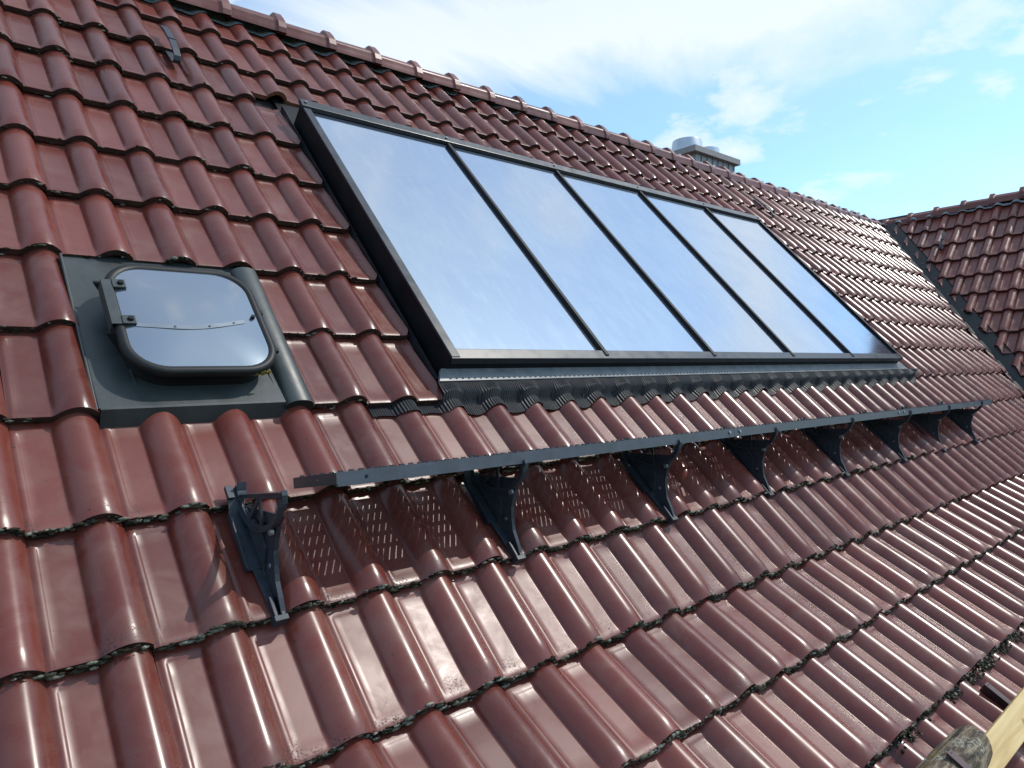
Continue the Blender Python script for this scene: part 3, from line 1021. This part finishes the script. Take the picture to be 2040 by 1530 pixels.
# hinge plate on the left with two ears and bolts
hp = B()
hp.box(LX0 - .012, LX0 + .014, .235, .425, .099, .103)
hp.box(LX0 - .014, LX0 - .011, .235, .425, .060, .103)
hp.box(LX0 + .014, LX0 + .050, .235, .268, .100, .106)
hp.box(LX0 + .014, LX0 + .050, .390, .424, .100, .106)
hp.build('hinge_plate', M_ZINC, hatch, bevel=.0015)
for y in (.252, .407):
    B().tube([(LX0 + .036, y, .106), (LX0 + .036, y, .113)], [.009, .007], 10).build('bolt', M_BLACK, hatch)
B().tube([(LX1 - .035, .285, .094), (LX1 - .035, .285, .107)], [.007, .006], 10).build('lid_knob', M_BLACK, hatch)
for y in (.205, .420):
    B().hexa([(LX0 + .015, y - .020, .022), (LX0 + .03, y - .035, .022), (LX0 + .03, y - .025, .022), (LX0 + .018, y - .012, .022),
              (LX0 - .026, y + .024, .070), (LX0 + .01, y + .010, .080), (LX0 + .01, y + .018, .080), (LX0 - .024, y + .032, .070)]).build('hinge_lug', M_BLACK, hatch)
for y in (.155, .330):
    B().box(LX1 + .002, LX1 + .020, y, y + .016, .064, .078).build('catch', M_BLACK, hatch, bevel=.003)
# yellow lichen along the lower rim
yv, yf = [], []
for i in range(60):
    x = .36 + .10 * rnd.random()
    blob(yv, yf, Vector((x, LY0 - .002 + .004 * rnd.random() + (0.02 * max(0, (x - .40) / .1) ** 2), .072 + .012 * rnd.random())), (Vector((1, 0, 0)), Vector((0, 1, 0)), Vector((0, 0, 1))), .005, .002, .003, i)
M_YEL = simple('yellow_lichen', (0.14, 0.12, 0.012), 0.95, var=0.4, vscale=90)
link('yellow_lichen', mesh_from('yellow_lichen', yv, yf, [M_YEL], smooth=True), hatch, kind='stuff')

# ------------------------------------------------------------------ walkway brackets
def arc(cy, cz, r_, a0, a1, n):
    cy += .010; cz += .008; k_ = .76
    return [(cy + (r_ + .018) * math.cos(math.radians(a0 + (a1 - a0) * i / n)), cz + k_ * (r_ + .004) * math.sin(math.radians(a0 + (a1 - a0) * i / n))) for i in range(n + 1)]
def sn(y, z):
    """horizontal/vertical metres -> (s, n) on the roof"""
    return (y * math.cos(TH) + z * math.sin(TH), -y * math.sin(TH) + z * math.cos(TH))
# walkway cross-section: front top edge and back top edge (Y, Z) at X = 0.62
FT = (-.052, .338); BT = (.198, .304)
ex = Vector((0, BT[0] - FT[0], BT[1] - FT[1])); WD = ex.length; ex.normalize()
ez = Vector((0, -ex.z, ex.y))
CEN = sn(.073, .290)
def make_bracket():
    root = thing('walkway_bracket', '', 'bracket')
    # base channel lying in the tile pan
    b = B()
    b.strip([(-.016, .135, -.002), (-.016, .29, -.002), (-.016, .335, .022), (-.016, .372, .024)], (.021, 0, 0), None, .004)
    b.strip([(-.003, -.012, .002), (-.004, .06, -.001), (-.010, .150, -.004)], (.012, 0, 0), None, .004)
    b.box(-.039, -.035, .135, .31, -.008, .012)
    b.build('base_channel', M_BLUE, root, bevel=.0008)
    b = B()
    b.box(-.017, .017, -.022, -.008, -.010, .022); b.box(-.014, -.006, -.02, .045, -.002, .020); b.box(.004, .012, -.02, .045, -.002, .020)
    b.build('foot_clip', M_BLUE, root, bevel=.001)
    b = B()
    b.box(-.037, -.020, .335, .374, .022, .034); b.box(-.010, .002, .345, .372, .024, .038)
    b.build('hook_clip', M_BLUE, root, bevel=.001)
    # upright plate with a concave outer edge (in the s-n plane)
    outer = [(-.006, .016), (.03, .030), (.069, .042), (.100, .064), (.128, .090), (.146, .120), (.158, .150)]
    arc_in = [sn(*p) for p in arc(.073, .290, .132, -122, -14, 12)]
    arc_in = arc_in                         # runs from the roof side round to the outside
    poly = outer + [p for p in reversed(arc_in) if p[1] < .16] + [(.335, .012), (.33, .0)]
    pl = [(0, s_, n_) for s_, n_ in [(-.006, .0)] + outer + [sn(*p) for p in arc(.073, .290, .128, -48, -150, 12)] + [(.330, .0)]]
    b = B(); b.prism(pl, (.004, 0, 0), (.009, 0, 0)); b.build('upright_plate', M_BLUE, root)
    # flange folded along the concave edge
    b = B(); b.strip([(.009, s_, n_) for s_, n_ in outer + [sn(.006, .215), sn(-.006, .226)]], (.006, 0, 0), None, .003)
    b.build('edge_flange', M_BLUE, root)
    b = B(); b.prism([(.0, .12, .012), (.0, .155, .065), (.0, .20, .075), (.0, .30, .03), (.0, .315, .008)], (-.004, 0, 0), (.004, 0, 0)); b.build('stiffener', M_BLUE, root, bevel=.002)
    # half-round adjuster: ring, spokes, top bar
    b = B()
    oa, ia = arc(.073, .290, .126, -178, -2, 20), arc(.073, .290, .110, -178, -2, 20)
    for i in range(20):
        q = [oa[i], oa[i + 1], ia[i + 1], ia[i]]
        b.prism([(0, *sn(*p)) for p in q], (-.008, 0, 0), (-.003, 0, 0))
    b.build('adjuster_ring', M_BLUE, root)
    b = B(); b.strip([(-.006, *sn(*p)) for p in arc(.073, .290, .128, -175, -5, 18)], (.008, 0, 0), None, .003); b.build('ring_flange', M_BLUE, root)
    for a_ in (-62, -98):
        t_ = math.radians(a_); d_ = (math.cos(t_), math.sin(t_)); pr = (-d_[1], d_[0])
        c0 = (.073 + .01 * d_[0], .288 + .01 * d_[1]); c1 = (.083 + .122 * d_[0], .298 + .087 * d_[1])
        q = [(c0[0] + pr[0] * .006, c0[1] + pr[1] * .006), (c0[0] - pr[0] * .006, c0[1] - pr[1] * .006), (c1[0] - pr[0] * .006, c1[1] - pr[1] * .006), (c1[0] + pr[0] * .006, c1[1] + pr[1] * .006)]
        b = B(); b.prism([(0, *sn(*p)) for p in q], (-.008, 0, 0), (-.003, 0, 0)); b.build('spoke', M_BLUE, root)
    b = B(); q = [(-.058, .292), (.202, .266), (.202, .276), (.02, .298), (-.058, .304)]
    b.prism([(0, *sn(*p)) for p in q], (-.008, 0, 0), (-.003, 0, 0)); b.strip([(0, *sn(-.054, .305)), (0, *sn(.20, .275))], (.011, 0, 0), None, .003)
    b.build('top_bar', M_BLUE, root)
    # clips that hold the grating: front one is a tall curved lip
    b = B(); b.strip([(0, *sn(*p)) for p in ((-.050, .262), (-.060, .280), (-.063, .300), (-.059, .311))], (.007, 0, 0), None, .004)
    b.build('front_clip', M_BLUE, root)
    b = B(); b.strip([(0, *sn(*p)) for p in ((.200, .262), (.208, .285), (.206, .308))], (.012, 0, 0), None, .004); b.build('rear_clip', M_BLUE, root)
    c = Vector((0, *sn(.005, .205)))
    B().tube([c + Vector((-.012, 0, 0)), c + Vector((-.003, 0, 0))], .009, 8).build('bolt', M_SCREW, root)
    c = Vector((0, .115, .042))
    B().tube([c + Vector((.002, 0, 0)), c + Vector((.0095, 0, 0))], .006, 8).build('rivet', M_SCREW, root)
    return root
BU = [2.38, 6.27, 10.32, 14.05, 18.12, 22.22, 25.74, 29.32]
BL = ['bare black roof bracket standing free left of the walkway, carrying nothing',
      'black steel bracket under the near end of the walkway, first one carrying it',
      'black walkway bracket second along under the grating, below a scuffed tile',
      'black walkway bracket just right of the first bolted walkway joint',
      'black walkway bracket third before the far end, left of the second joint',
      'black walkway bracket directly under the second bolted walkway joint',
      'black walkway bracket last but one towards the valley gutter',
      'black walkway bracket farthest along, under the walkway end by the valley']
BL[2] = 'black walkway bracket midway along the first walkway length, left of the first joint'
BL[3] = 'black walkway bracket right after the first pair of joint bolts'
BL[4] = 'black walkway bracket midway between the first and the second pair of joint bolts'
BL[5] = 'black walkway bracket under the second pair of joint bolts'
def copy_tree(o, parent=None):
    c = o.copy(); COL.objects.link(c)
    if parent:
        c.parent = parent
    for ch in list(o.children):
        copy_tree(ch, c)
    return c
br0 = make_bracket()
for i, u in enumerate(BU):
    o = br0 if i == 0 else copy_tree(br0)
    o['label'] = BL[i]; o['group'] = 'brackets of the roof walkway'
    x = u * W
    o.matrix_world = frame(Vector((x, 0, 0)) + NN * 0.0, Vector((1, 0, 0)), VD, NN)

# ------------------------------------------------------------------ roof walkway
walk = thing('roof_walkway', 'long blue-grey steel walkway grating seen edge-on on its brackets above the tiles', 'walkway')
def wp(x, a, b_):
    """x along the roof, a across from the front edge, b up"""
    return Vector((x, FT[0], FT[1] - 0.0056 * (x - .62))) + ex * a + ez * b_
def wbox(bb, x0, x1, a0, a1, b0, b1):
    bb.hexa([wp(x0, a0, b0), wp(x1, a0, b0), wp(x1, a1, b0), wp(x0, a1, b0), wp(x0, a0, b1), wp(x1, a0, b1), wp(x1, a1, b1), wp(x0, a1, b1)])
XJ = [0.618, 2.457, 4.30, 6.12]
rows = [0.028 + i * 0.0445 for i in range(6)]
for i in range(3):
    x0, x1 = XJ[i] + (.0012 if i else 0), XJ[i + 1]
    b = B(); wbox(b, x0, x1, 0, .003, -.036, 0)
    b.build('front_flange', M_RAIL, walk)
    b = B(); wbox(b, x0, x1, WD - .003, WD, -.030, 0); b.build('rear_flange', M_RAIL, walk)
    b = B()
    wbox(b, x0, x1, .003, .022, -.003, 0)
    wbox(b, x0, x1, WD - .022, WD - .003, -.003, 0)
    for a in (.066, .110, .154, .198):
        if a < WD - .03:
            wbox(b, x0, x1, a, a + .016, -.003, 0)
    n = int((x1 - x0) / .0215)
    for k in range(n):
        xx = x0 + k * .0215
        wbox(b, xx, xx + .0166, .022, WD - .022, -.0045, -.0002)
    b.build('grating', M_RAIL, walk)
    b = B()
    n = int((x1 - x0) / .030)
    for k in range(n):
        xx = x0 + k * .030 + .006
        wbox(b, xx, xx + .013, .001, .006, 0, .0045); wbox(b, xx + .01, xx + .022, WD - .008, WD - .003, 0, .0045)
    b.build('grip_teeth', M_BLUE, walk, kind='stuff')
b = B(); wbox(b, XJ[0] - .003, XJ[0], 0.0, WD, -.030, -.001); b.build('end_plate', M_ZINC, walk)
b = B(); wbox(b, XJ[0] - .004, XJ[0] - .003, 0.10, .104, -.016, -.012); b.build('screw', M_SCREW, walk)
for xj in XJ[1:3]:
    for dx in (-.035, .045):
        p = wp(xj + dx, -.0005, -.016)
        B().tube([p, p - ex * .005], [.0075, .006], 8).build('bolt', M_SCREW, walk)
p = wp(.70, -.0003, -.018)
B().tube([p + ex * .002, p - ex * .0008], .005, 8).build('hole', M_BLACK, walk)

# ------------------------------------------------------------------ roof safety hooks
def hook(label, mw):
    root = thing('roof_hook', label, 'roof hook', mw, 'safety hooks on the roof slopes')
    path = [(0, .06, -.004), (0, -.03, .006), (0, -.075, .010), (0, -.098, .020), (0, -.104, .036), (0, -.094, .052), (0, -.05, .062), (0, .05, .066), (0, .14, .062), (0, .205, .050)]
    b = B(); b.strip(path, (.016, 0, 0), None, .008); b.build('hook_bar', M_BLUE, root, bevel=.0018)
    b = B(); b.box(-.0175, .0175, .04, .052, .060, .0735); b.build('crimp', M_BLUE, root, bevel=.001)
hook('steel ladder hook hanging from the tiles between the ridge and the hatch', frame(pt(4.32, 8.85, -.012), Vector((1, 0, 0)), VD, NN))
hook('thin steel ladder hook beyond the upper far corner of the collector', frame(pt(32.7, 8.85, -.012), Vector((1, 0, 0)), VD, NN))
hook('dark steel ladder hook on the side slope beyond the valley', frame(wpt(.42, 2.02, -.012), WU, WV, WN))

# ------------------------------------------------------------------ chimney
ch = thing('chimney', 'sheet-metal clad chimney with flat cap and two steel flues behind the ridge', 'chimney', Matrix.Translation((7.35, 3.3, 2.0)))
def cbx(x0, x1, y0, y1, z0, z1):
    return B().box(x0 - 7.35, x1 - 7.35, y0 - 3.3, y1 - 3.3, z0 - 2.0, z1 - 2.0)
cbx(6.98, 7.74, 3.10, 3.52, 1.2, 3.17).build('shaft', M_ZINCL, ch)
cbx(6.86, 7.84, 3.00, 3.62, 3.165, 3.235).build('cap', M_CAP, ch, bevel=.004)
for i in range(7):
    x0 = 6.955 + i * .118
    V, F = [], []
    for q, (z, yo) in enumerate(((3.165, 3.055), (3.10, 3.060), (3.02, 3.058), (2.93, 3.040), (2.84, 3.000))):
        for x, dy in ((x0 + .002, 0), (x0 + .108, 0), (x0 + .108, -.012), (x0 + .116, -.012), (x0 + .116, 0)):
            V.append((x - 7.35 + (0.0 if q < 3 else (x0 - 7.35) * .05 * (q - 2)), yo + dy - 3.3, z - 2.0))
    for q in range(4):
        for k in range(4):
            a = q * 5 + k
            F.append((a, a + 5, a + 6, a + 1))
    link('cladding_panel', mesh_from('cladding_panel', V, F, [M_ZINCL], smooth=False), ch)
for i in range(4):
    y0 = 3.06 + i * .115
    V = []
    F = []
    for q, (z, xo) in enumerate(((3.165, 6.955), (3.02, 6.960), (2.84, 6.92))):
        for y, dx in ((y0, 0), (y0 + .104, 0), (y0 + .104, -.012), (y0 + .112, -.012), (y0 + .112, 0)):
            V.append((xo + dx - 7.35, y - 3.3, z - 2.0))
    for q in range(2):
        for k in range(4):
            a = q * 5 + k
            F.append((a, a + 1, a + 6, a + 5))
    link('cladding_panel', mesh_from('cladding_panel', V, F, [M_ZINCL], smooth=False), ch)
for cx, cy, r0, r1, zt in ((7.14, 3.30, .200, .178, 3.405), (7.575, 3.30, .125, .150, 3.385)):
    b = B()
    b.tube([(cx - 7.35, cy - 3.3, 1.23), (cx - 7.35, cy - 3.3, zt - 2.02), (cx - 7.35, cy - 3.3, zt - 2.0)], [r0, r1, r1 * .96], 28, caps=False)
    b.tube([(cx - 7.35, cy - 3.3, zt - 2.0), (cx - 7.35, cy - 3.3, zt - 2.1)], [r1 * .93, r1 * .9], 28, caps=True)
    b.build('flue', M_STEEL, ch)

# ------------------------------------------------------------------ snow-guard log, its straps, the plank
def bark_material():
    m, t, bs = mat('weathered_log')
    geo = t.nodes.new('ShaderNodeNewGeometry')
    mpn = N(t, 'ShaderNodeMapping')
    mpn.inputs['Scale'].default_value = (9, 62, 62)
    t.links.new(geo.outputs['Position'], mpn.inputs[0])
    g1 = noise_tex(t, mpn.outputs[0], 1.0, 6, 0.65, 0.3)
    l1 = noise_tex(t, geo.outputs['Position'], 110, 5, 0.7)
    c = ramp(t, [(0.36, (0.014, 0.011, 0.008)), (0.50, (0.085, 0.062, 0.040)), (0.64, (0.26, 0.20, 0.135))], g1).outputs[0]
    crust = ramp(t, [(0.50, 0.0), (0.62, 1.0)], noise_tex(t, geo.outputs['Position'], 12, 3, 0.6)).outputs[0]
    c = mixc(t, mth(t, 'MULTIPLY', ramp(t, [(0.51, 0.0), (0.56, 1.0)], l1).outputs[0], crust), c, (0.30, 0.31, 0.26))
    y1 = ramp(t, [(0.58, 0.0), (0.66, 1.0)], noise_tex(t, geo.outputs['Position'], 18, 4, 0.6)).outputs[0]
    c = mixc(t, mth(t, 'MULTIPLY', y1, 0.8), c, (0.11, 0.085, 0.012))
    t.links.new(c, bs.inputs['Base Color'])
    bs.inputs['Roughness'].default_value = 0.9
    bump(t, bs, mth(t, 'ADD', g1, mth(t, 'MULTIPLY', l1, 0.6)), 0.9, 0.006)
    return m
M_LOG = bark_material()
LC = pt(0, -3.45, .074)
lroot = thing('snow_guard_log', 'round weathered log with lichen lying along the eaves as snow guard', 'log', Matrix.Translation((2.1, LC.y, LC.z)))
V, F, SM = [], [], []
seg, nl = 28, 22
for i in range(nl + 1):
    x = -2.0 + 2.18 * i / nl
    for k in range(seg):
        t_ = 2 * math.pi * k / seg
        rr = 0.066 * (1 + 0.05 * noise.noise(Vector((x * 2, math.cos(t_) * 1.5, math.sin(t_) * 1.5))))
        for cr_ in (0.9, 1.75):            # drying cracks
            rr -= 0.008 * math.exp(-((t_ - cr_ - .08 * math.sin(x * 4)) / .045) ** 2)
        xx = x
        if i == nl:
            rr *= 0.93
            xx = x + .012 + 0.030 * math.sin(t_ + .6)
        V.append((xx, rr * math.cos(t_), rr * math.sin(t_)))
for i in range(nl):
    for k in range(seg):
        k2 = (k + 1) % seg
        F.append((i * seg + k, i * seg + k2, (i + 1) * seg + k2, (i + 1) * seg + k)); SM.append(i < nl - 1)
F.append(tuple(nl * seg + k for k in range(seg))); SM.append(False)
link('log_body', mesh_from('log_body', V, [f[::-1] for f in F[:-1]] + [F[-1]], [M_LOG], smooth=SM), lroot)
def strap(label, u, v0, v1, h0, h1):
    root = thing('snow_guard_strap', label, 'steel strap', frame(pt(u, v0, h0), Vector((1, 0, 0)), VD2, NN2), 'straps of the snow guard')
    L_ = (v1 - v0) * G
    b = B()
    b.hexa([(-.016, L_, -.0), (.016, L_, -.0), (.016, 0, h1 - h0 - .0), (-.016, 0, h1 - h0 - .0),
            (-.016, L_, .004), (.016, L_, .004), (.016, 0, h1 - h0 + .004), (-.016, 0, h1 - h0 + .004)])
    b.build('top_flange', M_BROWN, root)
    b = B()
    b.hexa([(.012, L_, -.055), (.016, L_, -.055), (.016, 0, h1 - h0 - .06), (.012, 0, h1 - h0 - .06),
            (.012, L_, .0), (.016, L_, .0), (.016, 0, h1 - h0), (.012, 0, h1 - h0)])
    b.build('web', M_BROWN, root)
    b = B(); b.box(-.004, .006, L_ * .93, L_ * .945, .003, .006); b.build('slot', M_BLACK, root)
strap('brown angle strap lying free on the lowest tiles above the plank', 13.9, -3.62, -3.18, .045, .045)
strap('brown angle strap crossing over the lichen covered log', 10.25, -3.66, -3.34, .147, .147)
def wood_material():
    m, t, bs = mat('fresh_yellow_wood')
    geo = t.nodes.new('ShaderNodeNewGeometry')
    tcn = t.nodes.new('ShaderNodeTexCoord')
    mpn = N(t, 'ShaderNodeMapping')
    mpn.inputs['Scale'].default_value = (1.6, 26, 26)
    t.links.new(tcn.outputs['Object'], mpn.inputs[0])
    g1 = noise_tex(t, mpn.outputs[0], 1.5, 5, 0.6, 0.5)
    c = ramp(t, [(0.30, (0.42, 0.27, 0.10)), (0.55, (0.58, 0.42, 0.19)), (0.75, (0.66, 0.50, 0.26))], g1).outputs[0]
    kn = ramp(t, [(0.70, 0.0), (0.74, 1.0)], noise_tex(t, tcn.outputs['Object'], 11, 2, 0.4)).outputs[0]
    c = mixc(t, mth(t, 'MULTIPLY', kn, 0.7), c, (0.22, 0.11, 0.04))
    t.links.new(c, bs.inputs['Base Color'])
    bs.inputs['Roughness'].default_value = 0.7
    bump(t, bs, g1, 0.4, 0.002)
    return m
M_WOOD = wood_material()
def cray(px, py, d):
    dx, dy = (px - 1020) / 1410.83, (py - 765) / 1410.83
    return CAM + (RX * dx - UP * dy + FW) * d
pa, pb = cray(2083, 1365, 2.50), cray(1893, 1606, 1.98)
ax_ = (pa - pb).normalized()
zc = (Vector((0, -.62, .72)) - ax_ * ax_.dot(Vector((0, -.62, .72)))).normalized()
ay_ = zc.cross(ax_)
pl = thing('plank', 'fresh yellow timber plank standing against the eaves beside the log', 'plank', frame((pa + pb) / 2, ax_, ay_, zc))
b = B(); b.box(-.75, .62, -.042, .042, -.012, .012); b.build('board', M_WOOD, pl, bevel=.003)
wq = [Vector((-.19 + .025 * math.cos(a * .55) * (1 + a * .03), .04 + .018 * math.sin(a * .55) + a * .0015, .0165 + .004 * math.sin(a))) for a in range(16)]
B().tube(wq, .0016, 5).build('wire', M_BLACK, pl)

# ------------------------------------------------------------------ ground far below
def ground():
    m, t, bs = mat('garden_ground')
    geo = t.nodes.new('ShaderNodeNewGeometry')
    f = noise_tex(t, geo.outputs['Position'], 0.6, 6, 0.6)
    t.links.new(mixc(t, f, (0.035, 0.055, 0.020), (0.085, 0.090, 0.045)), bs.inputs['Base Color'])
    bs.inputs['Roughness'].default_value = 0.95
    return m
gme = mesh_from('ground', [(-600, -600, -6.0), (600, -600, -6.0), (600, 600, -6.0), (-600, 600, -6.0)], [(0, 1, 2, 3)], [ground()])
link('ground', gme, None, kind='structure')
